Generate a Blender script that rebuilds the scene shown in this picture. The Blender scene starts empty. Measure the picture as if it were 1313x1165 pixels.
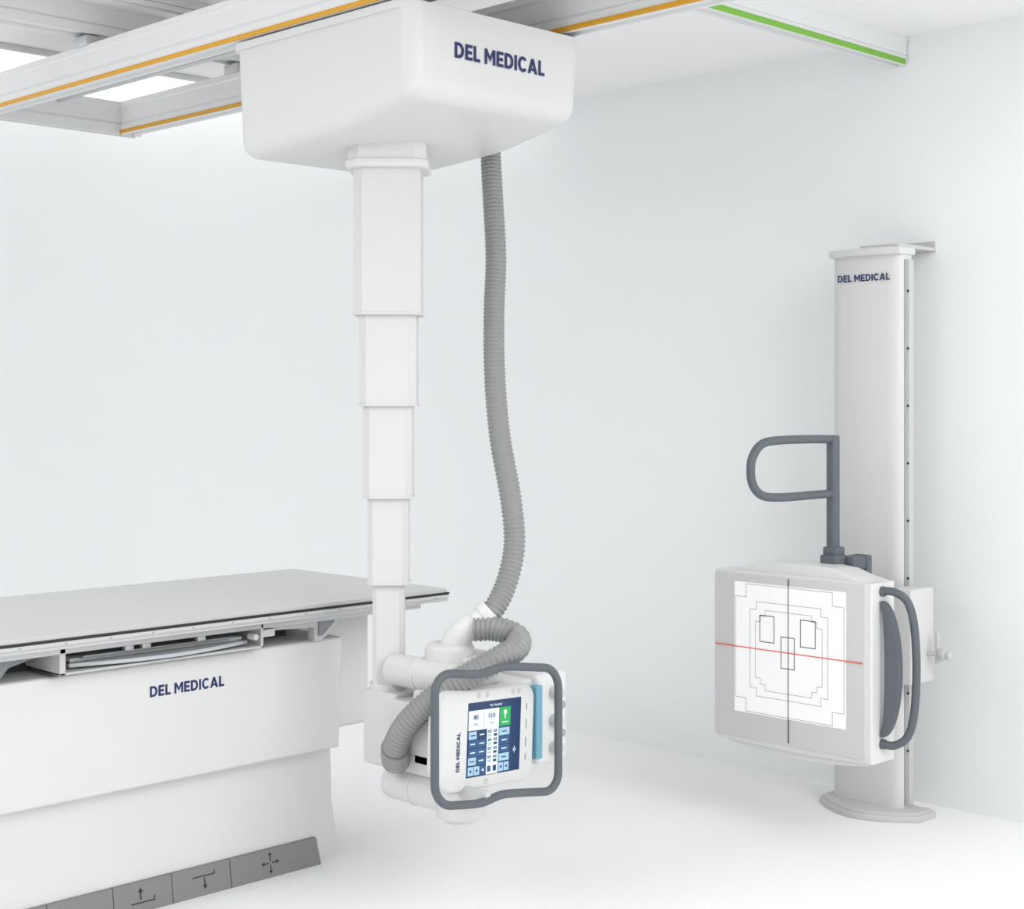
import bpy, bmesh, math
from mathutils import Vector, Matrix
scene = bpy.context.scene
COL = scene.collection
W = {}

# ------------------------------------------------------------ materials
def mat(name, col, rough=0.45, metal=0.0, var=0.015, spec=0.5, emis=0.0, scale=6.0, coat=0.0):
    m = bpy.data.materials.new(name); m.use_nodes = True
    nt = m.node_tree; b = nt.nodes['Principled BSDF']
    tc = nt.nodes.new('ShaderNodeTexCoord'); n = nt.nodes.new('ShaderNodeTexNoise')
    n.inputs['Scale'].default_value = scale; n.inputs['Detail'].default_value = 3
    nt.links.new(tc.outputs['Object'], n.inputs['Vector'])
    r = nt.nodes.new('ShaderNodeValToRGB')
    lo = [max(0, c*(1-var)) for c in col]; hi = [min(1, c*(1+var)) for c in col]
    r.color_ramp.elements[0].color = (*lo, 1); r.color_ramp.elements[1].color = (*hi, 1)
    nt.links.new(n.outputs['Fac'], r.inputs['Fac'])
    nt.links.new(r.outputs['Color'], b.inputs['Base Color'])
    b.inputs['Roughness'].default_value = rough; b.inputs['Metallic'].default_value = metal
    b.inputs['Specular IOR Level'].default_value = spec
    if coat: b.inputs['Coat Weight'].default_value = coat
    if emis:
        b.inputs['Emission Color'].default_value = (*col, 1); b.inputs['Emission Strength'].default_value = emis
    return m
M = dict(
 wall=mat('wall_paint', (0.872,0.884,0.890), 0.9, spec=0.1, var=0.004, scale=1),
 floor=mat('floor_vinyl', (0.925,0.927,0.93), 0.55, spec=0.2, var=0.004, scale=1),
 ceil=mat('ceiling_paint', (0.93,0.93,0.93), 0.9, spec=0.1, var=0.004, scale=1),
 white=mat('white_enamel', (0.70,0.70,0.695), 0.38, spec=0.4),
 warm=mat('warm_white_enamel', (0.645,0.645,0.635), 0.40, spec=0.4),
 lgrey=mat('light_grey_paint', (0.55,0.555,0.55), 0.45),
 panelgrey=mat('panel_grey', (0.61,0.61,0.605), 0.5),
 mgrey=mat('mid_grey_plastic', (0.33,0.34,0.345), 0.5),
 alu=mat('brushed_aluminium', (0.58,0.59,0.60), 0.38, metal=0.4),
 rail=mat('rail_aluminium', (0.79,0.795,0.80), 0.5),
 darkalu=mat('dark_aluminium', (0.25,0.26,0.27), 0.45, metal=0.4),
 black=mat('black_rubber', (0.02,0.02,0.022), 0.6),
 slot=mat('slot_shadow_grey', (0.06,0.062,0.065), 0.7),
 hose=mat('grey_corrugated_hose', (0.28,0.285,0.285), 0.42),
 handle=mat('slate_grey_powder_coat', (0.10,0.117,0.13), 0.5),
 orange=mat('orange_stripe', (0.72,0.36,0.02), 0.5),
 green=mat('green_stripe', (0.19,0.48,0.045), 0.5),
 navy=mat('navy_lettering', (0.010,0.022,0.11), 0.5),
 pedal=mat('taupe_grey_pedal', (0.235,0.225,0.22), 0.55),
 top=mat('tabletop_laminate', (0.55,0.55,0.545), 0.28),
 target=mat('target_glow_white', (0.92,0.92,0.92), 0.6, emis=0.08),  # faint glow added to brighten the sheet, which is no lamp
 line=mat('target_black_line', (0.04,0.04,0.04), 0.6),
 gline=mat('target_grey_line', (0.20,0.20,0.20), 0.6),
 red=mat('red_line', (0.80,0.09,0.05), 0.5),
 ui_navy=mat('screen_navy', (0.010,0.035,0.11), 0.3, emis=0.15),
 ui_blue=mat('screen_blue', (0.02,0.085,0.21), 0.3, emis=0.15),
 ui_white=mat('screen_white', (0.72,0.80,0.85), 0.3, emis=0.12),
 ui_light=mat('screen_light_blue', (0.33,0.52,0.66), 0.3, emis=0.15),
 ui_green=mat('screen_green', (0.015,0.38,0.08), 0.3, emis=0.15),
 blue=mat('light_blue_strip', (0.17,0.39,0.52), 0.35),
 lamp=mat('light_diffuser', (1,1,1), 0.5, emis=0.85),
 tray=mat('cassette_tray_bluegrey', (0.50,0.53,0.55), 0.35),
)

# ------------------------------------------------------------ helpers
def add(name, bm, mats, parent=None, smooth=True, recalc=True):
    if recalc: bmesh.ops.recalc_face_normals(bm, faces=bm.faces)
    vs = [v.co for v in bm.verts]
    lo = Vector([min(v[i] for v in vs) for i in range(3)]); hi = Vector([max(v[i] for v in vs) for i in range(3)])
    c = (lo+hi)/2; 
    for v in bm.verts: v.co -= c
    me = bpy.data.meshes.new(name); bm.to_mesh(me); bm.free()
    if not isinstance(mats, (list,tuple)): mats=[mats]
    for m in mats: me.materials.append(m)
    if smooth:
        for p in me.polygons: p.use_smooth = True
        me.set_sharp_from_angle(angle=math.radians(35))
    o = bpy.data.objects.new(name, me); COL.objects.link(o)
    W[o.name] = c
    if parent:
        o.parent = parent; o.location = c - W[parent.name]
    else: o.location = c
    return o
def empty(name, loc, label, category):
    o = bpy.data.objects.new(name, None); COL.objects.link(o)
    o.location = loc; o.empty_display_size = 0.1; W[o.name] = Vector(loc)
    o['label']=label; o['category']=category
    return o
def merge(bm, t, mi=0):
    mp = {}
    for v in t.verts: mp[v] = bm.verts.new(v.co)
    for f in t.faces:
        try:
            nf = bm.faces.new([mp[v] for v in f.verts]); nf.material_index = mi
        except ValueError: pass
    t.free()
def bbox(bm, x0,x1,y0,y1,z0,z1, bevel=0.0, seg=3, mi=0):
    t = bmesh.new()
    bmesh.ops.create_cube(t, size=1)
    for v in t.verts:
        v.co = Vector(((x0+x1)/2+v.co.x*(x1-x0), (y0+y1)/2+v.co.y*(y1-y0), (z0+z1)/2+v.co.z*(z1-z0)))
    if bevel: bmesh.ops.bevel(t, geom=t.edges[:], offset=bevel, segments=seg, profile=0.5, affect='EDGES')
    merge(bm, t, mi)
def box(name, x0,x1,y0,y1,z0,z1, m, parent=None, bevel=0.004, seg=2):
    bm = bmesh.new(); bbox(bm, x0,x1,y0,y1,z0,z1, bevel, seg); return add(name, bm, m, parent)
AX = {'x':lambda a,b,t:Vector((t,a,b)), 'y':lambda a,b,t:Vector((a,t,b)), 'z':lambda a,b,t:Vector((a,b,t))}
def bprism(bm, outline, axis, t0, t1, bevel=0.0, seg=3, mi=0, capsonly=True):
    t = bmesh.new(); f = AX[axis]
    a = [t.verts.new(f(p[0],p[1],t0)) for p in outline]
    b = [t.verts.new(f(p[0],p[1],t1)) for p in outline]
    n = len(outline)
    fa = t.faces.new(a); fb = t.faces.new(b[::-1])
    for i in range(n): t.faces.new((a[i],a[(i+1)%n],b[(i+1)%n],b[i]))
    bmesh.ops.recalc_face_normals(t, faces=t.faces)
    if bevel:
        es = list(set(list(fa.edges)+list(fb.edges))) if capsonly else t.edges[:]
        bmesh.ops.bevel(t, geom=es, offset=bevel, segments=seg, profile=0.5, affect='EDGES')
    merge(bm, t, mi)
def prism(name, outline, axis, t0, t1, m, parent=None, bevel=0.0, seg=3, capsonly=True):
    bm = bmesh.new(); bprism(bm, outline, axis, t0, t1, bevel, seg, 0, capsonly); return add(name, bm, m, parent)
def rrect(x0,x1,y0,y1,r,n=6):
    pts=[]
    rs = r if isinstance(r,(list,tuple)) else [r]*4
    for k,(cx,cy,a0) in enumerate(((x1,y1,0),(x0,y1,90),(x0,y0,180),(x1,y0,270))):
        rr=rs[k]; sx = -1 if cx==x1 else 1; sy = -1 if cy==y1 else 1
        for i in range(n+1):
            a=math.radians(a0+90*i/n)
            pts.append((cx+sx*rr+rr*math.cos(a), cy+sy*rr+rr*math.sin(a)))
    return pts
def octa(cx,cy,s,c):
    h=s/2
    return [(cx+h,cy+h-c),(cx+h-c,cy+h),(cx-h+c,cy+h),(cx-h,cy+h-c),(cx-h,cy-h+c),(cx-h+c,cy-h),(cx+h-c,cy-h),(cx+h,cy-h+c)]
def catmull(pts, sub=12, closed=False):
    P=[Vector(p) for p in pts]; out=[]; n=len(P)
    rng = n if closed else n-1
    for i in range(rng):
        if closed: p0,p1,p2,p3 = P[i-1],P[i],P[(i+1)%n],P[(i+2)%n]
        else:
            p1,p2=P[i],P[i+1]; p0=P[i-1] if i>0 else p1*2-p2; p3=P[i+2] if i+2<n else p2*2-p1
        for k in range(sub):
            t=k/sub
            out.append(0.5*((2*p1)+(p2-p0)*t+(2*p0-5*p1+4*p2-p3)*t*t+(3*p1-p0-3*p2+p3)*t**3))
    if not closed: out.append(P[-1])
    return out
def resample(pts, step):
    L=[0]
    for a,b in zip(pts,pts[1:]): L.append(L[-1]+(b-a).length)
    n=max(2,int(L[-1]/step)); out=[]; j=0
    for i in range(n+1):
        d=L[-1]*i/n
        while j<len(L)-2 and L[j+1]<d: j+=1
        t=(d-L[j])/max(1e-9,L[j+1]-L[j]); out.append(pts[j].lerp(pts[j+1],t))
    return out
def bsweep(bm, pts, rad, seg=14, closed=False, mi=0):
    n=len(pts); rings=[]; prev=None
    for i,p in enumerate(pts):
        if closed: t=(pts[(i+1)%n]-pts[i-1]).normalized()
        else: t=(pts[min(n-1,i+1)]-pts[max(0,i-1)]).normalized()
        if prev is None:
            ref=Vector((0,0,1)) if abs(t.z)<0.9 else Vector((1,0,0))
            u=t.cross(ref).normalized()
        else: u=(prev-t*prev.dot(t)).normalized()
        prev=u; v=t.cross(u)
        r=rad(i) if callable(rad) else rad
        rings.append([bm.verts.new(p+(u*math.cos(2*math.pi*k/seg)+v*math.sin(2*math.pi*k/seg))*r) for k in range(seg)])
    m=n if closed else n-1
    for i in range(m):
        a=rings[i]; b=rings[(i+1)%n]
        off=0
        if closed and i==n-1:
            off=min(range(seg), key=lambda o:(a[0].co-b[o].co).length)
        for k in range(seg):
            f=bm.faces.new((a[k],a[(k+1)%seg],b[(k+1+off)%seg],b[(k+off)%seg])); f.material_index=mi
    if not closed:
        f=bm.faces.new(rings[0][::-1]); f.material_index=mi
        f=bm.faces.new(rings[-1]); f.material_index=mi
def sweep(name, pts, rad, m, parent, seg=14, closed=False):
    bm=bmesh.new(); bsweep(bm, pts, rad, seg, closed); return add(name,bm,m,parent)
def bcyl(bm, p0, p1, r, seg=32, cap=0.006, mi=0, r2=None):
    p0=Vector(p0); p1=Vector(p1); d=(p1-p0); L=d.length; d.normalize(); r2=r if r2 is None else r2
    prof=[]; k=5
    for i in range(k+1):
        a=math.pi/2*i/k; prof.append((cap-cap*math.cos(a), r-cap+cap*math.sin(a)))
    for i in range(k+1):
        a=math.pi/2*i/k; prof.append((L-cap+cap*math.sin(a), r2-cap+cap*math.cos(a)))
    ref=Vector((0,0,1)) if abs(d.z)<0.9 else Vector((1,0,0))
    u=d.cross(ref).normalized(); v=d.cross(u); rings=[]
    for (t,rr) in prof:
        rings.append([bm.verts.new(p0+d*t+(u*math.cos(2*math.pi*j/seg)+v*math.sin(2*math.pi*j/seg))*rr) for j in range(seg)])
    for a,b in zip(rings,rings[1:]):
        for j in range(seg):
            f=bm.faces.new((a[j],a[(j+1)%seg],b[(j+1)%seg],b[j])); f.material_index=mi
    bm.faces.new(rings[0][::-1]).material_index=mi; bm.faces.new(rings[-1]).material_index=mi
def cyl(name,p0,p1,r,m,parent=None,seg=32,cap=0.006,r2=None):
    bm=bmesh.new(); bcyl(bm,p0,p1,r,seg,cap,0,r2); return add(name,bm,m,parent)
def text(name, s, width, center, right, up, m, parent, height=None, bold=0.02, thick=0.0006, xf=None):
    cu=bpy.data.curves.new('t','FONT'); cu.body=s; cu.size=1; cu.extrude=0.0
    cu.space_character=1.0+bold*.8
    o=bpy.data.objects.new('t',cu); COL.objects.link(o)
    dg=bpy.context.evaluated_depsgraph_get(); dg.update()
    me=bpy.data.meshes.new_from_object(o.evaluated_get(dg))
    xs=[v.co.x for v in me.vertices]; ys=[v.co.y for v in me.vertices]
    w=max(xs)-min(xs)+2*bold; h=max(ys)-min(ys)+2*bold; cx=(max(xs)+min(xs))/2; cy=(max(ys)+min(ys))/2
    sx=width/w; sy=(height/h) if height else sx
    R=Vector(right); U=Vector(up); N=R.cross(U); C=Vector(center)
    bm=bmesh.new()
    offs=[(0,0)]+([(bold*math.cos(a*math.pi/4),bold*math.sin(a*math.pi/4)) for a in range(8)] if bold else [])
    for k,(ox,oy) in enumerate(offs):
        t=bmesh.new(); t.from_mesh(me)
        for v in t.verts:
            q=C+R*((v.co.x+ox-cx)*sx)+U*((v.co.y+oy-cy)*sy)+N*(thick+k*.00004)
            v.co = xf(q) if xf else q
        merge(bm,t)
    bpy.data.objects.remove(o); bpy.data.curves.remove(cu); bpy.data.meshes.remove(me)
    return add(name,bm,m,parent,smooth=False,recalc=False)

# heavy grotesque lettering built from strokes (letter height = 1)
def glyph(ch, S=.245):
    Q=[]; H=S*.84
    def r(x0,y0,x1,y1): Q.append([(x0,y0),(x1,y0),(x1,y1),(x0,y1)])
    if ch=='I': r(0,0,S,1); return Q,S
    if ch=='L': r(0,0,S,1); r(S,0,.64,H); return Q,.64
    if ch=='E': r(0,0,S,1); r(S,0,.69,H); r(S,1-H,.69,1); r(S,.5-H/2,.64,.5+H/2); return Q,.69
    if ch=='M':
        w=1.06; r(0,0,S,1); r(w-S,0,w,1)
        Q.append([(S*.1,1),(S,1),(w/2,.52),(w/2,.18)]) ; Q.append([(w-S,1),(w-S*.1,1),(w/2,.18),(w/2,.52)]); return Q,w
    if ch=='A':
        w=1.0; c=w/2; a=S*.56
        Q.append([(0,0),(S*1.08,0),(c+a*.9,1),(c-a*.9,1)]); Q.append([(w-S*1.08,0),(w,0),(c+a*.9,1),(c-a*.9,1)]); r(.24,.19,w-.24,.19+H*.8); return Q,w
    if ch=='D':
        w=.89; r(0,0,S,1); n=16; cx_=.38
        ox=lambda t:(cx_+(w-cx_)*math.cos(t), .5+.5*math.sin(t)); ix=lambda t:(cx_+(w-S-cx_)*math.cos(t), .5+(.5-H)*math.sin(t))
        for i in range(n):
            t0=-math.pi/2+math.pi*i/n; t1=-math.pi/2+math.pi*(i+1)/n
            Q.append([ox(t0),ox(t1),ix(t1),ix(t0)])
        r(S,0,cx_,H); r(S,1-H,cx_,1); return Q,w
    if ch=='C':
        n=24; a0=math.radians(42); a1=math.radians(318)
        f=lambda t,rx,ry:(.49+rx*math.cos(t), .5+ry*math.sin(t))
        for i in range(n):
            t0=a0+(a1-a0)*i/n; t1=a0+(a1-a0)*(i+1)/n
            Q.append([f(t0,.49,.52),f(t1,.49,.52),f(t1,.25,.52-H),f(t0,.25,.52-H)])
        return Q,.88
    return Q,.32
def logo(s, width, height, center, right, up, m, parent, xf=None, thick=.001):
    R=Vector(right); U=Vector(up); N=R.cross(U); C=Vector(center)
    x=0; items=[]
    for ch in s:
        Q,w=glyph(ch)
        for q_ in Q: items.append([(x+a,b) for a,b in q_])
        x+=w+(.12 if ch!=' ' else 0)
    tot=x-.12; sx=width/tot
    bm=bmesh.new()
    for k,q_ in enumerate(items):
        vs=[]
        for a,b in q_:
            p=C+R*((a-tot/2)*sx)+U*((b-.5)*height)+N*(thick+(k%4)*.00005)
            vs.append(bm.verts.new(xf(p) if xf else p))
        bm.faces.new(vs)
    return add('lettering',bm,m,parent,smooth=False,recalc=False)

# ------------------------------------------------------------ room
def struct(o): o['kind']='structure'; return o
struct(box('floor', -3,5.6,-2,7.7,-0.1,0, M['floor'], bevel=0))
struct(box('wall_right', 5.47,5.6,-2,5.5,0,3.3, M['wall'], bevel=0))
out=[(5.47,5.5)]
for i in range(1,33):
    a=math.radians(90*i/32); out.append((3.47+2*math.cos(a), 5.5+2*math.sin(a)))
out+=[(-3,7.5),(-3,7.7),(5.6,7.7),(5.6,5.5)]
struct(prism('wall_back', out, 'z', 0, 3.3, M['wall']))
struct(prism('ceiling', [(1.0,2.0),(5.47,2.0),(5.47,5.2),(4.2,5.2),(4.2,6.9),(1.0,6.9)], 'z', 3.04, 3.14, M['ceil']))

def railprof(c, z0, z1, w):
    h=z1-z0; g=0.005
    return [(c-w/2,z0),(c-w/2,z0+h*.30),(c-w/2+g,z0+h*.32),(c-w/2+g,z0+h*.35),(c-w/2,z0+h*.37),(c-w/2,z0+h*.80),(c-w/2-g,z0+h*.84),(c-w/2-g,z1),
            (c+w/2+g,z1),(c+w/2+g,z0+h*.84),(c+w/2,z0+h*.80),(c+w/2,z0),(c+w/2-.012,z0),(c+w/2-.012,z0+.012),(c-w/2+.012,z0+.012),(c-w/2+.012,z0)]
def xrail(y, x0, x1, z0, z1, w, label, stripe=None):
    o=prism('ceiling_rail', railprof(y,z0,z1,w), 'x', x0, x1, M['rail'])
    o['label']=label; o['category']='ceiling rail'; o['group']='fixed rails on the ceiling'
    if stripe:
        box('green_stripe', x0+.02,x1-.01, y-w/2-.003,y-w/2+.001, z0+.002,z0+.024, stripe, o, bevel=.0008)
    return o
xrail(3.27, 1.2, 5.465, 2.925, 3.04, .06, 'aluminium ceiling rail with green stripe ending at the wall', M['green'])
xrail(5.12, 1.2, 4.18, 2.93, 3.04, .10, 'plain aluminium ceiling rail carrying the moving bridge')
xrail(5.34, 1.2, 4.18, 2.99, 3.04, .05, 'slim aluminium ceiling rail beside a wider one')
xrail(4.80, 1.2, 4.18, 2.99, 3.04, .05, 'slim aluminium ceiling rail beside a wider one')
for (x0,x1) in ((2.72,3.28),(3.50,4.06)):
    e=box('ceiling_light', x0-.02,x1+.02,5.88,6.68,3.015,3.04, M['white'], bevel=.004)
    e['label']='square recessed ceiling light with white frame'; e['category']='ceiling light'; e['group']='square ceiling lights'
    box('diffuser', x0,x1,5.90,6.66,3.010,3.0155, M['lamp'], e, bevel=.001)

# moving bridge
br=empty('rail_bridge',(3.23,4.3,2.93),'aluminium overhead bridge with orange stripes hung under ceiling rails','ceiling bridge')
for x in (2.93,3.59):
    r=prism('bridge_rail', railprof(x,2.75,2.89,.07), 'y', 1.9, 6.0, M['rail'], br)
    box('orange_stripe', x-.0385,x-.0345,1.9,5.99,2.752,2.768, M['orange'], r, bevel=.0008)
for y in (6.0,1.87):
    prism('end_beam', railprof(y,2.75,2.89,.06), 'x', 2.86, 3.66, M['rail'], br)
for y in (3.27,5.12):
    for x in (2.93,3.59):
        box('bridge_trolley', x-.05,x+.05,y-.045,y+.045,2.885,2.9245, M['alu'], br, bevel=.004)
cyl('drive_shaft',(3.26,1.9,2.86),(3.26,5.97,2.86),.012,M['alu'],br,seg=16,cap=.002)
box('cable_channel',3.05,3.13,1.9,5.97,2.84,2.885,M['rail'],br,bevel=.004)

# ------------------------------------------------------------ x-ray tube crane
cx,cy=3.235,3.795
cr=empty('x_ray_tube_crane',(cx,cy,2.745),'white ceiling-suspended x-ray tube crane with telescopic column and corrugated hose','x-ray tube crane')
X0,X1,Y0,Y1=2.895,3.62,3.3,4.175
t=bmesh.new()
pf=[(Y0,2.735),(Y0+.004,2.470),(3.62,2.405),(Y1-.010,2.368),(Y1,2.735)]
A=[t.verts.new((X0+(.012 if z<2.5 else 0),y,z)) for y,z in pf]; B=[t.verts.new((X1-(.012 if z<2.5 else 0),y,z)) for y,z in pf]
t.faces.new(A); t.faces.new(B[::-1])
for i in range(5): t.faces.new((A[i],A[(i+1)%5],B[(i+1)%5],B[i]))
bmesh.ops.recalc_face_normals(t,faces=t.faces)
be=[e for e in t.edges if not all(v.co.z>2.72 for v in e.verts)]
bmesh.ops.bevel(t,geom=be,offset=.055,segments=8,profile=.5,affect='EDGES')
bm=bmesh.new(); merge(bm,t)
cover=add('carriage_cover',bm,M['white'],cr)
prism('cover_top_flange', rrect(X0-.010,X1+.004,Y0+.01,Y1+.010,.06), 'z', 2.716,2.740, M['white'], cover, bevel=.003)
logo('DEL MEDICAL',.378,.046,(3.253,Y0,2.615),(1,0,0),(0,0,1),M['navy'],cover,thick=.0006)
for x in (2.93,3.59):
    for y in (3.42,4.03):
        box('rail_hanger',x-.02,x+.02,y-.05,y+.05,2.735,2.7495,M['darkalu'],cr,bevel=.003)
# column
bm=bmesh.new()
bprism(bm, octa(cx,cy,.300,.124),'z',2.350,2.41,.004,2)
bprism(bm, octa(cx,cy,.314,.129),'z',2.326,2.356,.008,3)
add('column_collar',bm,M['white'],cr)
segs=[(2.34,1.864,.260),(1.90,1.575,.222),(1.60,1.281,.190),(1.30,1.005,.158),(1.03,.655,.1215)]
for (zt,zb,s) in segs:
    bm=bmesh.new()
    bprism(bm, octa(cx,cy,s,s*.42),'z',zb,zt,.002,1)
    bprism(bm, octa(cx,cy,s+.006,s*.42+.0015),'z',zb-.001,zb+.007,.001,1)
    add('column_segment',bm,M['warm'],cr)

# hose, leaving from behind the carriage cover
hp=[(3.672,3.778,2.60),(3.668,3.772,2.45),(3.644,3.736,2.285),(3.612,3.688,2.069),(3.568,3.652,1.884),(3.525,3.605,1.676),(3.4925,3.5475,1.474),
    (3.4725,3.4775,1.277),(3.4575,3.4475,1.132),(3.412,3.44,1.013),(3.355,3.4455,.932),(3.3235,3.4765,.892)]
def corr(r, amp, per): return lambda i: r+amp*(0.5+0.5*math.cos(2*math.pi*i/per))
pts=resample(catmull(hp,16),.0028)
sweep('corrugated_hose',pts,corr(.0310,.0048,5),M['hose'],cr,seg=24)
box('hose_bracket',3.612,3.70,3.72,3.83,2.56,2.60,M['lgrey'],cr,bevel=.004)
hp2=[(3.30,3.46,.886),(3.335,3.405,.888),(3.362,3.345,.868),(3.325,3.305,.842),(3.247,3.313,.812),(3.170,3.372,.762),(3.108,3.452,.690),(3.080,3.530,.612),(3.088,3.590,.540),(3.115,3.630,.498)]
pts=resample(catmull(hp2,16),.0030)
sweep('corrugated_hose',pts,corr(.0345,.0055,5),M['hose'],cr,seg=24)
sweep('hose_cuff',[Vector(p) for p in ((3.095,3.600,.528),(3.112,3.622,.502),(3.14,3.65,.475))],.045,M['hose'],cr,seg=24)
bm=bmesh.new()
el=catmull([(3.345,3.452,.924),(3.322,3.472,.897),(3.295,3.50,.878),(3.28,3.53,.84),(3.278,3.545,.80)],6)
bsweep(bm,el,lambda i: .046 if i<7 else .042,24)
add('hose_elbow',bm,M['white'],cr)
cyl('elbow_collar',(3.356,3.442,.938),(3.338,3.458,.915),.050,M['white'],cr,cap=.006)

# support arm
bm=bmesh.new()
bbox(bm,3.172,3.325,3.69,3.85,.430,.668,.008,3)
bbox(bm,3.160,3.315,3.47,3.70,.436,.655,.008,3)
arm=add('support_arm',bm,M['warm'],cr)
cyl('column_foot',(cx,cy,.64),(cx,cy,.69),.064,M['warm'],cr,cap=.01)
bm=bmesh.new()
bcyl(bm,(3.27,3.42,.575),(3.27,3.62,.575),.135,seg=48,cap=.02)
bbox(bm,3.16,3.40,3.42,3.60,.46,.70,.015,4)
add('x_ray_tube_housing',bm,M['warm'],cr)
bm=bmesh.new(); bcyl(bm,(3.21,3.44,.738),(3.21,3.745,.738),.050,cap=.010); bcyl(bm,(3.21,3.60,.738),(3.21,3.615,.738),.054,cap=.004)
add('tube_end',bm,M['warm'],cr)
bm=bmesh.new(); bcyl(bm,(3.195,3.44,.388),(3.195,3.735,.388),.053,cap=.014); bcyl(bm,(3.195,3.60,.388),(3.195,3.615,.388),.057,cap=.004)
add('tube_end',bm,M['warm'],cr)
bm=bmesh.new(); bcyl(bm,(3.28,3.555,.69),(3.28,3.555,.835),.085,cap=.02,r2=.078); bbox(bm,3.26,3.42,3.46,3.58,.70,.80,.012,4)
add('cable_cap',bm,M['warm'],cr)
bm=bmesh.new(); bcyl(bm,(3.20,3.42,.330),(3.20,3.42,.43),.074,cap=.012,r2=.08); bcyl(bm,(3.20,3.42,.318),(3.20,3.42,.34),.05,cap=.004)
add('lower_cap',bm,M['warm'],cr)
# collimator
bm=bmesh.new()
bbox(bm,3.39,3.50,3.40,3.62,.455,.715,.015,4)
bbox(bm,3.49,3.635,3.38,3.62,.44,.73,.02,4)
col=add('collimator',bm,M['white'],cr)
box('blue_strip',3.462,3.492,3.355,3.385,.47,.70,M['blue'],col,bevel=.004)
box('front_window',3.632,3.642,3.43,3.57,.50,.66,M['mgrey'],col,bevel=.004)
for z in (.49,.575,.665):
    cyl('knob',(3.565,3.385,z),(3.565,3.345,z),.02,M['lgrey'],col,cap=.005)
for z in (.53,.62):
    cyl('button',(3.605,3.385,z),(3.605,3.372,z),.012,M['mgrey'],col,cap=.003)

# control panel (tilted)
PC=Vector((3.25,0,.58)); ta=math.radians(2.6)
def tilt(v):
    d=v-PC; return Vector((PC.x+d.x*math.cos(ta)+d.z*math.sin(ta), v.y, PC.z-d.x*math.sin(ta)+d.z*math.cos(ta)))
def tadd(name,bm,m,parent,**k):
    for v in bm.verts: v.co=tilt(v.co)
    return add(name,bm,m,parent,**k)
bm=bmesh.new()
bprism(bm, rrect(3.055,3.445,.425,.725,[.05,.05,.05,.05],8),'y',3.345,3.40,.014,4)
bprism(bm, rrect(3.09,3.41,.45,.70,.04,6),'y',3.39,3.45,.006,2)
cp=tadd('control_panel',bm,M['white'],cr)
SX0,SX1,SZ0,SZ1=3.158,3.378,.466,.684
YF=3.3445
bm=bmesh.new(); mats=[M[k] for k in ('ui_navy','ui_blue','ui_white','ui_light','ui_green','line')]
bbox(bm,SX0-.002,SX1+.002,YF-.001,YF+.004,SZ0-.002,SZ1+.002,.0006,1,0)
def q(u0,v0,u1,v1,mi,l=1):
    y=YF-.001-.0004*l
    x0=SX0+(SX1-SX0)*u0; x1=SX0+(SX1-SX0)*u1; z1=SZ1-(SZ1-SZ0)*v0; z0=SZ1-(SZ1-SZ0)*v1
    f=bm.faces.new([bm.verts.new((x,y,z)) for x,z in ((x0,z0),(x1,z0),(x1,z1),(x0,z1))]); f.material_index=mi
q(0,.10,.58,.37,2); q(.285,.12,.295,.36,3,3)
q(.59,.10,.80,.36,4,2); q(.665,.14,.725,.20,2,3); q(.685,.20,.705,.26,2,3); q(.64,.30,.75,.315,2,3)
q(.355,.37,.58,1,2)
for r in range(4):
    v=.385+r*.118
    q(.01,v,.16,v+.105,(3,1,1,3)[r],2); q(.175,v,.34,v+.105,(0,1,0,1)[r],2)
    if r in (1,2): q(.01,v,.34,v+.105,1,3)
    q(.04,v+.045,.13,v+.06,(0,2,2,0)[r],4); q(.21,v+.045,.30,v+.06,2,4)
    for u in (.375,.485):
        q(u,v+.008,u+.065,v+.043,1,2); q(u,v+.063,u+.065,v+.098,3 if u<.4 else 0,2)
        q(u+.02,v+.02,u+.045,v+.03,2,3)
    q(.59,v,.79,v+.105,(3,1,1,3)[r],2); q(.64,v+.045,.74,v+.06,(0,2,2,0)[r],3)
for k in range(3): q(.01+k*.115,.865,.115+k*.115,.985,(3,3,1)[k],2); q(.045+k*.115,.91,.08+k*.115,.94,(0,0,2)[k],3)
for k in range(2): q(.375+k*.11,.885,.44+k*.11,.965,(1,0)[k],2)
q(.59,.865,.685,.985,3,2); q(.695,.865,.79,.985,3,2); q(.62,.91,.655,.94,0,3); q(.725,.91,.76,.94,0,3)
q(.86,.71,.93,.715,2); q(.8925,.66,.8975,.765,2); q(.875,.69,.915,.735,2,2); q(.885,.70,.905,.725,0,3)
tadd('screen',bm,mats,cp,smooth=False,recalc=False)
tt=lambda s,w,u,v,m,b=.02:text('screen_text',s,w,(SX0+(SX1-SX0)*u,YF-.0035,SZ1-(SZ1-SZ0)*v),(1,0,0),(0,0,1),m,cp,bold=b,xf=tilt)
tt('My Hospital',.050,.5,.052,M['ui_white'],.01); tt('80',.018,.13,.19,M['ui_navy'],.01); tt('12.0',.027,.43,.19,M['ui_navy'],.01)
tt('kVp',.015,.13,.29,M['ui_navy'],0); tt('mAs',.016,.43,.29,M['ui_navy'],0)
logo('DEL MEDICAL',.115,.0135,(3.120,YF,.545),(0,0,1),(-1,0,0),M['navy'],cp,xf=tilt)
for z,l in ((.50,.02),(.545,.03),(.60,.03),(.655,.02)):
    bm=bmesh.new(); bbox(bm,3.404,3.4075,YF-.0008,YF+.001,z-l/2,z+l/2)
    tadd('button_mark',bm,M['mgrey'],cp)
for i,x in enumerate((3.20,3.235,3.345,3.37)):
    bm=bmesh.new(); bcyl(bm,(x,3.346,.705),(x,3.343,.705),.008,seg=20,cap=.001); tadd('panel_button',bm,M['lgrey'],cp)
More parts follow.
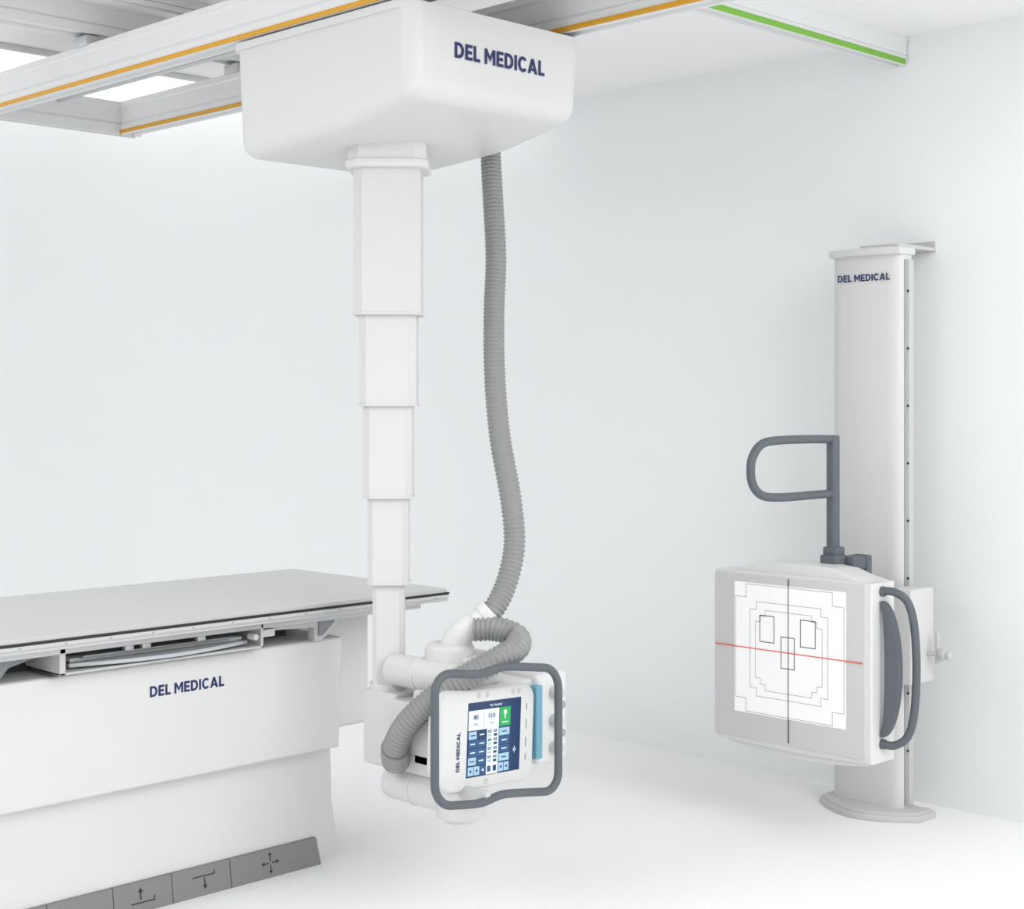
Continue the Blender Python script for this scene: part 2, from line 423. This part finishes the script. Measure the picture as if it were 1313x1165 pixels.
bm=bmesh.new(); bcyl(bm,(3.24,3.346,.445),(3.24,3.343,.445),.009,seg=20,cap=.001); tadd('panel_button',bm,M['lgrey'],cp)
# handle loop with wavy top and bottom bars
hl=rrect(2.973,3.492,.423,.806,.062,10)
HY=3.255
loop=[Vector((2.973+(x-2.973)*.985-.028,HY,1.6-(1.6-z)*.986)) for (x,z) in hl]
lp=[]; n=len(loop)
for i in range(n):
    a,b=loop[i],loop[(i+1)%n]; k=max(1,int((b-a).length/.015))
    for j in range(k): lp.append(a.lerp(b,j/k))
def jog(v):
    s=1/(1+math.exp(-(v.x-3.17)/.022))
    return Vector((v.x,v.y,v.z-.15*(v.x-2.955)+.028*s))
lp=[jog(v) for v in lp]
hd=sweep('grab_handle',lp,.0126,M['handle'],cr,seg=16,closed=True)
box('handle_mount',3.14,3.165,3.25,3.37,.412,.446,M['lgrey'],hd,bevel=.006)

# ------------------------------------------------------------ radiography table
tb=empty('radiography_table',(2.65,4.55,0),'white elevating radiography table with floating grey tabletop and foot pedals','x-ray table')
TX0,TX1=1.60,3.775
bm=bmesh.new(); bprism(bm,rrect(TX0,TX1,4.10,5.02,.012,3),'z',.899,.913,.002,1)
tp=add('tabletop',bm,M['top'],tb)
box('black_edge_trim',TX0-.001,TX1+.001,4.096,4.102,.893,.9005,M['black'],tp,bevel=.001)
box('black_edge_trim',TX1-.002,TX1+.004,4.098,5.02,.893,.9005,M['black'],tp,bevel=.001)
bm=bmesh.new(); bbox(bm,TX0,TX1,4.102,4.125,.868,.8995,.003,2); bbox(bm,TX0,TX1,4.094,4.105,.880,.892,.002,1)
bbox(bm,TX0,TX1,4.995,5.018,.868,.8995,.003,2); bbox(bm,TX1-.03,TX1,4.11,5.01,.872,.8995,.003,2)
sr=add('accessory_rail',bm,M['lgrey'],tp)
bm=bmesh.new()
for k in range(15):
    x=TX0+.08+k*.145; bcyl(bm,(x,4.0955,.886),(x,4.0925,.886),.0030,seg=10,cap=.0005)
add('rail_screw',bm,M['mgrey'],tp)['kind']='stuff'
bm=bmesh.new(); bbox(bm,1.75,3.69,4.15,4.19,.845,.87,.003,1); bbox(bm,1.75,3.69,4.92,4.96,.845,.87,.003,1)
add('float_frame',bm,M['alu'],tb)
prof=[(1.90,.39),(3.362,.39),(3.378,.745),(3.372,.772),(1.90,.772)]
bm=bmesh.new(); bprism(bm,prof,'y',4.205,4.93,.012,4)
body=add('body_cover',bm,M['white'],tb)
logo('DEL MEDICAL',.276,.034,(2.745,4.205,.683),(1,0,0),(0,0,1),M['navy'],body)
bm=bmesh.new(); bprism(bm,[(4.24,0.0),(4.24,.10),(4.262,.20),(4.268,.395),(4.88,.395),(4.88,0)],'x',1.93,3.372,.006,3)
ped=add('pedestal',bm,M['white'],tb)
box('end_cover',3.34,3.70,4.45,4.85,.39,.868,M['white'],tb,bevel=.02,seg=4)
bm=bmesh.new(); bbox(bm,1.95,3.25,4.36,4.88,.765,.866,.005,1); add('shaded_lift_core',bm,M['slot'],tb)  # core block; shade of the gap under the tabletop put into its colour
bm=bmesh.new()
bprism(bm,[(3.02,.85),(3.36,.85),(3.36,.835),(3.30,.79),(3.27,.772),(3.24,.772),(3.24,.82),(3.02,.83)],'y',4.19,4.23,.002,1)
add('end_bracket',bm,M['lgrey'],tb)
bm=bmesh.new()
bprism(bm,[(3.255,.845),(3.32,.845),(3.32,.83),(3.27,.79),(3.255,.79)],'y',4.183,4.191,.001,1)
add('bracket_pad',bm,M['darkalu'],tb)
bm=bmesh.new()
bprism(bm,[(1.95,.85),(2.235,.85),(2.235,.83),(2.15,.81),(2.12,.775),(1.95,.775)],'y',4.23,4.26,.002,1)
add('end_bracket',bm,M['darkalu'],tb)
bm=bmesh.new()
bbox(bm,2.27,3.0,4.15,4.55,.858,.866,.002,1); bbox(bm,2.27,3.0,4.15,4.55,.782,.790,.002,1)
bbox(bm,2.27,2.29,4.15,4.55,.782,.866,.002,1); bbox(bm,2.99,3.0,4.15,4.55,.782,.866,.002,1)
trf=add('detector_tray',bm,M['lgrey'],tb)
box('tray_shade_sheet',2.29,2.99,4.33,4.345,.79,.858,M['slot'],trf,bevel=.001)  # dark sheet painting in the shade inside the tray
arc=[(2.32+.64*i/20, 4.185-.055*math.sin(math.pi*i/20)) for i in range(21)]
prism('tray_front_lip', arc+[(2.96,4.20),(2.32,4.20)],'z',.796,.808,M['tray'],trf,bevel=.002,seg=1)
box('cassette',2.33,2.95,4.20,4.33,.808,.820,M['lgrey'],trf,bevel=.003)
box('tray_clamp_bar',2.33,2.95,4.215,4.23,.838,.845,M['alu'],trf,bevel=.001)
box('tray_clamp_bar',2.36,2.90,4.175,4.19,.822,.828,M['darkalu'],trf,bevel=.001)
for x in (2.50,2.56,2.76): box('tray_clip',x,x+.03,4.17,4.19,.828,.846,M['alu'],trf,bevel=.002)
cyl('tray_knob',(2.95,4.16,.825),(2.95,4.12,.825),.010,M['lgrey'],trf,seg=16,cap=.002)
box('tray_latch',3.0,3.05,4.155,4.18,.815,.84,M['lgrey'],trf,bevel=.003)
# pedals
pd=[(1.95,2.268,0),(2.268,2.488,1),(2.488,2.698,2),(2.698,2.918,3),(2.918,3.275,4)]
def parrow(bm,x,z,dx,dz,s,y):
    nx,nz=-dz,dx; w=s*.06
    def f(p): bm.faces.new([bm.verts.new((a,y,b)) for a,b in p])
    L=s*.62
    f([(x-nx*w,z-nz*w),(x+nx*w,z+nz*w),(x+nx*w+dx*L,z+nz*w+dz*L),(x-nx*w+dx*L,z-nz*w+dz*L)])
    f([(x+nx*s*.24+dx*L,z+nz*s*.24+dz*L),(x-nx*s*.24+dx*L,z-nz*s*.24+dz*L),(x+dx*s,z+dz*s)])
for (a,b,k) in pd:
    bm=bmesh.new()
    bprism(bm,[(4.212,.0),(4.224,.090),(4.228,.092),(4.2405,.092),(4.2405,0)],'x',a+.0012,b-.0012,.0006,1)
    if k==4: 
        for v in bm.verts:
            if v.co.x>b-.01 : v.co.x+= .012*(1-v.co.z/.092)
    p=add('foot_pedal',bm,M['pedal'],tb)
    if k==0: continue
    bm=bmesh.new(); xc=(a+b)/2; y=4.2
    def fl(x0,x1,z0,z1): bm.faces.new([bm.verts.new(c) for c in ((x0,y,z0),(x1,y,z0),(x1,y,z1),(x0,y,z1))])
    if k==4:
        for dx,dz in ((1,0),(-1,0),(0,1),(0,-1)): parrow(bm,xc-.02+dx*.006,.048+dz*.006,dx,dz,.03,y)
    elif k==3:
        parrow(bm,xc+.01,.056,0,-1,.036,y)
        fl(xc-.035,xc+.05,.060,.0635); fl(xc+.0465,xc+.05,.060,.074)
    elif k==1:
        for dx in (1,-1): parrow(bm,xc-.03+dx*.006,.040,dx,0,.034,y)
    else:
        parrow(bm,xc-.01,.038,0,1,.038,y)
        fl(xc-.045,xc+.04,.028,.0315); fl(xc+.0365,xc+.04,.028,.044)
    for v in bm.verts: v.co.y = 4.212+.012*v.co.z/.090-.0012
    add('pedal_symbol',bm,M['black'],p,smooth=False,recalc=False)

# ------------------------------------------------------------ wall stand
ws=empty('wall_stand',(5.25,3.26,0),'white upright wall bucky stand with square detector and grey handles','wall stand')
o=[]
for i in range(13):
    t_=i/12; y=3.412-.292*t_; o.append((5.205-.014*math.sin(math.pi*t_), y))
o[0]=(5.213,3.412); o[-1]=(5.213,3.120)
o+=[(5.226,3.112),(5.285,3.112),(5.285,3.418),(5.226,3.418)]
colm=prism('column',o,'z',.02,2.15,M['warm'],ws,bevel=.002,seg=1)
box('side_slot',5.230,5.244,3.108,3.114,.04,2.13,M['mgrey'],colm,bevel=.0005)
box('side_track',5.254,5.29,3.104,3.114,.04,2.13,M['lgrey'],colm,bevel=.002)
for k in range(9):
    cyl('track_screw',(5.25,3.112,.25+k*.22),(5.25,3.103,.25+k*.22),.004,M['black'],colm,seg=10,cap=.001)
logo('DEL MEDICAL',.232,.027,(5.191,3.266,2.065),(0,-1,0),(0,0,1),M['navy'],colm,thick=.0012)
o=[]
for i in range(13):
    t_=i/12; o.append((5.19-.018*math.sin(math.pi*t_),3.424-.315*t_))
o+=[(5.30,3.105),(5.30,3.428)]
prism('column_cap',o,'z',2.148,2.178,M['warm'],ws,bevel=.006,seg=3)
bm=bmesh.new(); bbox(bm,5.20,5.469,3.115,3.29,2.176,2.190,.002,1); bbox(bm,5.462,5.4695,3.112,3.29,2.176,2.215,.001,1)
add('wall_bracket',bm,M['lgrey'],ws)
# base
o=[]
for i in range(17):
    t_=i/16; o.append((5.19-.115*math.sin(math.pi*t_),3.465-.440*t_))
o+=[(5.21,3.022),(5.31,3.022),(5.31,3.468),(5.21,3.468)]
bm=bmesh.new(); bprism(bm,o,'z',0,.024,.003,2)
i2=[((x-5.24)*.94+5.24,(y-3.245)*.95+3.245) for x,y in o]; bprism(bm,i2,'z',.018,.034,.010,3)
add('base_plate',bm,M['lgrey'],ws)
# carriage
bm=bmesh.new(); bbox(bm,4.87,5.19,3.12,3.44,.50,.86,.015,3); bbox(bm,5.10,5.265,3.005,3.10,.53,.885,.008,3)
cg=add('lift_carriage',bm,M['warm'],ws)
bm=bmesh.new(); bcyl(bm,(5.22,3.006,.64),(5.22,2.94,.64),.010,cap=.002); bcyl(bm,(5.22,2.955,.64),(5.22,2.93,.64),.022,cap=.005)
bcyl(bm,(5.22,2.965,.60),(5.22,2.965,.72),.008,seg=16,cap=.003); bcyl(bm,(5.22,2.935,.64),(5.22,2.91,.64),.016,cap=.004)
add('brake_knob',bm,M['lgrey'],cg)
# detector housing
BX=4.70; BY0,BY1,BZ0,BZ1=2.93,3.614,.290,.955
def bow(y0,y1,z0,z1,bt,bb,n=20,p=.5):
    pts=[]
    for i in range(n+1):
        t_=i/n; pts.append((y1+(y0-y1)*t_, z1+bt*math.sin(math.pi*t_)**p if 0<t_<1 else z1))
    for i in range(n+1):
        t_=i/n; pts.append((y0+(y1-y0)*t_, z0-bb*math.sin(math.pi*t_)**p if 0<t_<1 else z0))
    return pts
def shouldered(y0,y1,z0,z1,rise,drop):
    w=y1-y0
    top=[(0,0),(.04,.10),(.14,.35),(.24,.85),(.32,1),(.5,1.02),(.68,1),(.78,.85),(.88,.35),(.96,.10),(1,0)]
    P=[(y1-w*a, z1+rise*b) for a,b in top]
    P+=[(y0+w*a, z0-drop*math.sin(math.pi*a)**.6 if 0<a<1 else z0) for a in [i/20 for i in range(21)]]
    return P
bm=bmesh.new()
bprism(bm,bow(BY0,BY1,BZ0+.025,BZ1-.006,.002,.010,p=1),'x',BX+.010,BX+.13,.008,4)
bprism(bm,shouldered(BY0+.01,BY1-.01,BZ0+.02,BZ1-.010,.044,.034),'x',BX+.035,BX+.18,.010,4)
hs=add('detector_housing',bm,M['white'],ws)
fp=prism('front_panel',rrect(BY0+.02,BY1-.004,BZ0+.040,BZ1-.012,.008,4),'x',BX,BX+.03,M['panelgrey'],hs,bevel=.003,seg=2)
TY,TZ,TH=3.272,.669,.243
tg=box('target_sheet',BX-.0022,BX+.001,TY-TH,TY+TH,TZ-TH,TZ+TH,M['target'],hs,bevel=.0005,seg=1)
def strip(bm,a,b,w,x,mi):
    (y0,z0),(y1,z1)=a,b; d=Vector((y1-y0,z1-z0)); L=d.length
    if L<1e-6: return
    d/=L; n=Vector((-d.y,d.x))*w/2; d=d*w/2
    P=[(y0-d.x+n.x,z0-d.y+n.y),(y1+d.x+n.x,z1+d.y+n.y),(y1+d.x-n.x,z1+d.y-n.y),(y0-d.x-n.x,z0-d.y-n.y)]
    f=bm.faces.new([bm.verts.new((x,p[0],p[1])) for p in P]); f.material_index=mi
def uv(u,v): return (TY+TH-2*TH*u, TZ+TH-2*TH*v)
def poly(bm,pts,w,mi,x=BX-.0030):
    for a,b in zip(pts,pts[1:]+pts[:1]): strip(bm,uv(*a),uv(*b),w,x,mi)
def stepped(u0,u1,v0,v1,s,k=1):
    TL=[(u0,v0+k*s)]+[q_ for j in range(k) for q_ in ((u0+(j+1)*s,v0+(k-j)*s),(u0+(j+1)*s,v0+(k-j-1)*s))]
    TR=[(u1-(k)*s,v0)]+[q_ for j in range(k) for q_ in ((u1-(k-j)*s,v0+(j+1)*s),(u1-(k-j-1)*s,v0+(j+1)*s))]
    BR=[(u1,v1-k*s)]+[q_ for j in range(k) for q_ in ((u1-(j+1)*s,v1-(k-j)*s),(u1-(j+1)*s,v1-(k-j-1)*s))]
    BL=[(u0+k*s,v1)]+[q_ for j in range(k) for q_ in ((u0+(k-j)*s,v1-(j+1)*s),(u0+(k-j-1)*s,v1-(j+1)*s))]
    return TL+TR+BR+BL
bm=bmesh.new()
poly(bm,stepped(.012,.988,.012,.988,.10,1),.0014,1)
poly(bm,stepped(.15,.85,.14,.86,.06,1),.0014,1)
poly(bm,stepped(.20,.80,.20,.81,.045,2),.0014,1)
for (a,b,c,d) in ((.24,.37,.24,.44),(.61,.74,.24,.44),(.435,.555,.385,.62)):
    poly(bm,[(a,c),(b,c),(b,d),(a,d)],.0028,0)
add('target_marking',bm,[M['line'],M['gline']],hs,smooth=False,recalc=False)
box('vertical_center_line',BX-.0036,BX-.0001,TY-.0012,TY+.0012,BZ0+.05,BZ1-.016,M['line'],hs,bevel=0)
box('horizontal_center_line',BX-.0040,BX-.0001,BY0+.030,BY1-.008,TZ-.0016,TZ+.0016,M['red'],hs,bevel=0)
# side handle and crescent plate
arc=[]
for i in range(25):
    a=math.radians(-90+180*i/24); arc.append((2.925-.075*math.cos(a), .645+.240*math.sin(a)))
for i in range(1,12):
    a=math.radians(90-180*i/12); arc.append((2.927-.018*math.cos(a), .645+.225*math.sin(a)))
prism('side_plate',arc,'x',BX+.055,BX+.085,M['handle'],hs,bevel=.004,seg=2)
hp=[(4.775,2.935,.918),(4.785,2.885,.918),(4.80,2.842,.885),(4.81,2.822,.80),(4.815,2.816,.65),(4.81,2.822,.50),(4.80,2.842,.415),(4.785,2.885,.380),(4.775,2.935,.380)]
sweep('side_handle',catmull(hp,8),.0145,M['handle'],hs,seg=14)
for z in (.918,.380): cyl('handle_mount',(4.775,2.935,z),(4.775,2.915,z),.018,M['handle'],hs,cap=.004)
# overhead arm support
ax_,ay_=4.88,3.20
bm=bmesh.new()
bprism(bm,rrect(ax_-.022,ax_+.022,ay_-.02,ay_+.02,.012,4),'z',1.00,1.462,.008,3)
bar=add('arm_support_post',bm,M['handle'],ws)
bm=bmesh.new(); bprism(bm,rrect(4.845,4.925,3.16,3.24,.015,4),'z',.955,1.020,.006,2); bbox(bm,4.855,4.915,3.17,3.23,1.01,1.05,.006,2)
bbox(bm,4.90,5.02,3.125,3.185,.965,1.015,.006,2); bbox(bm,4.985,5.02,3.12,3.19,.84,1.015,.006,2)
add('post_clamp',bm,M['handle'],bar)
lp=[(4.88,3.20,1.447),(4.75,3.20,1.45),(4.55,3.20,1.45),(4.44,3.20,1.44),(4.385,3.20,1.40),(4.37,3.20,1.35),(4.385,3.20,1.295),(4.44,3.20,1.258),(4.55,3.20,1.247),(4.75,3.20,1.247),(4.88,3.20,1.247)]
sweep('arm_support_loop',catmull(lp,8),.0155,M['handle'],bar,seg=16)

# ------------------------------------------------------------ light
w=bpy.data.worlds.new('World'); scene.world=w; w.use_nodes=True
bg=w.node_tree.nodes['Background']; bg.inputs[0].default_value=(0.985,0.993,1,1); bg.inputs[1].default_value=0.98
def area(name,loc,target,size,power,color=(1,1,1)):
    l=bpy.data.lights.new(name,'AREA'); l.size=size; l.energy=power; l.color=color
    o=bpy.data.objects.new(name,l); COL.objects.link(o); o.location=loc
    o.rotation_euler=(Vector(target)-Vector(loc)).to_track_quat('-Z','Y').to_euler()
area('added_soft_light',(-1.5,4.5,4.0),(3.8,6.5,1.2),2.5,80)  # unseen area lights added to brighten the scene, not fittings of the room
area('added_soft_light',(3.0,-2.0,4.0),(4.0,4.2,0.6),3.5,165)

cam=bpy.data.cameras.new('Camera'); co=bpy.data.objects.new('Camera',cam); COL.objects.link(co)
co.location=(0,0,1.6); co.rotation_euler=(math.radians(90),0,math.radians(-45))
cam.sensor_fit='HORIZONTAL'; cam.sensor_width=36; cam.lens=36*1980/1313; cam.shift_y=-72.5/1313
scene.camera=co
scene.view_settings.view_transform='Standard'
scene.view_settings.look='None'
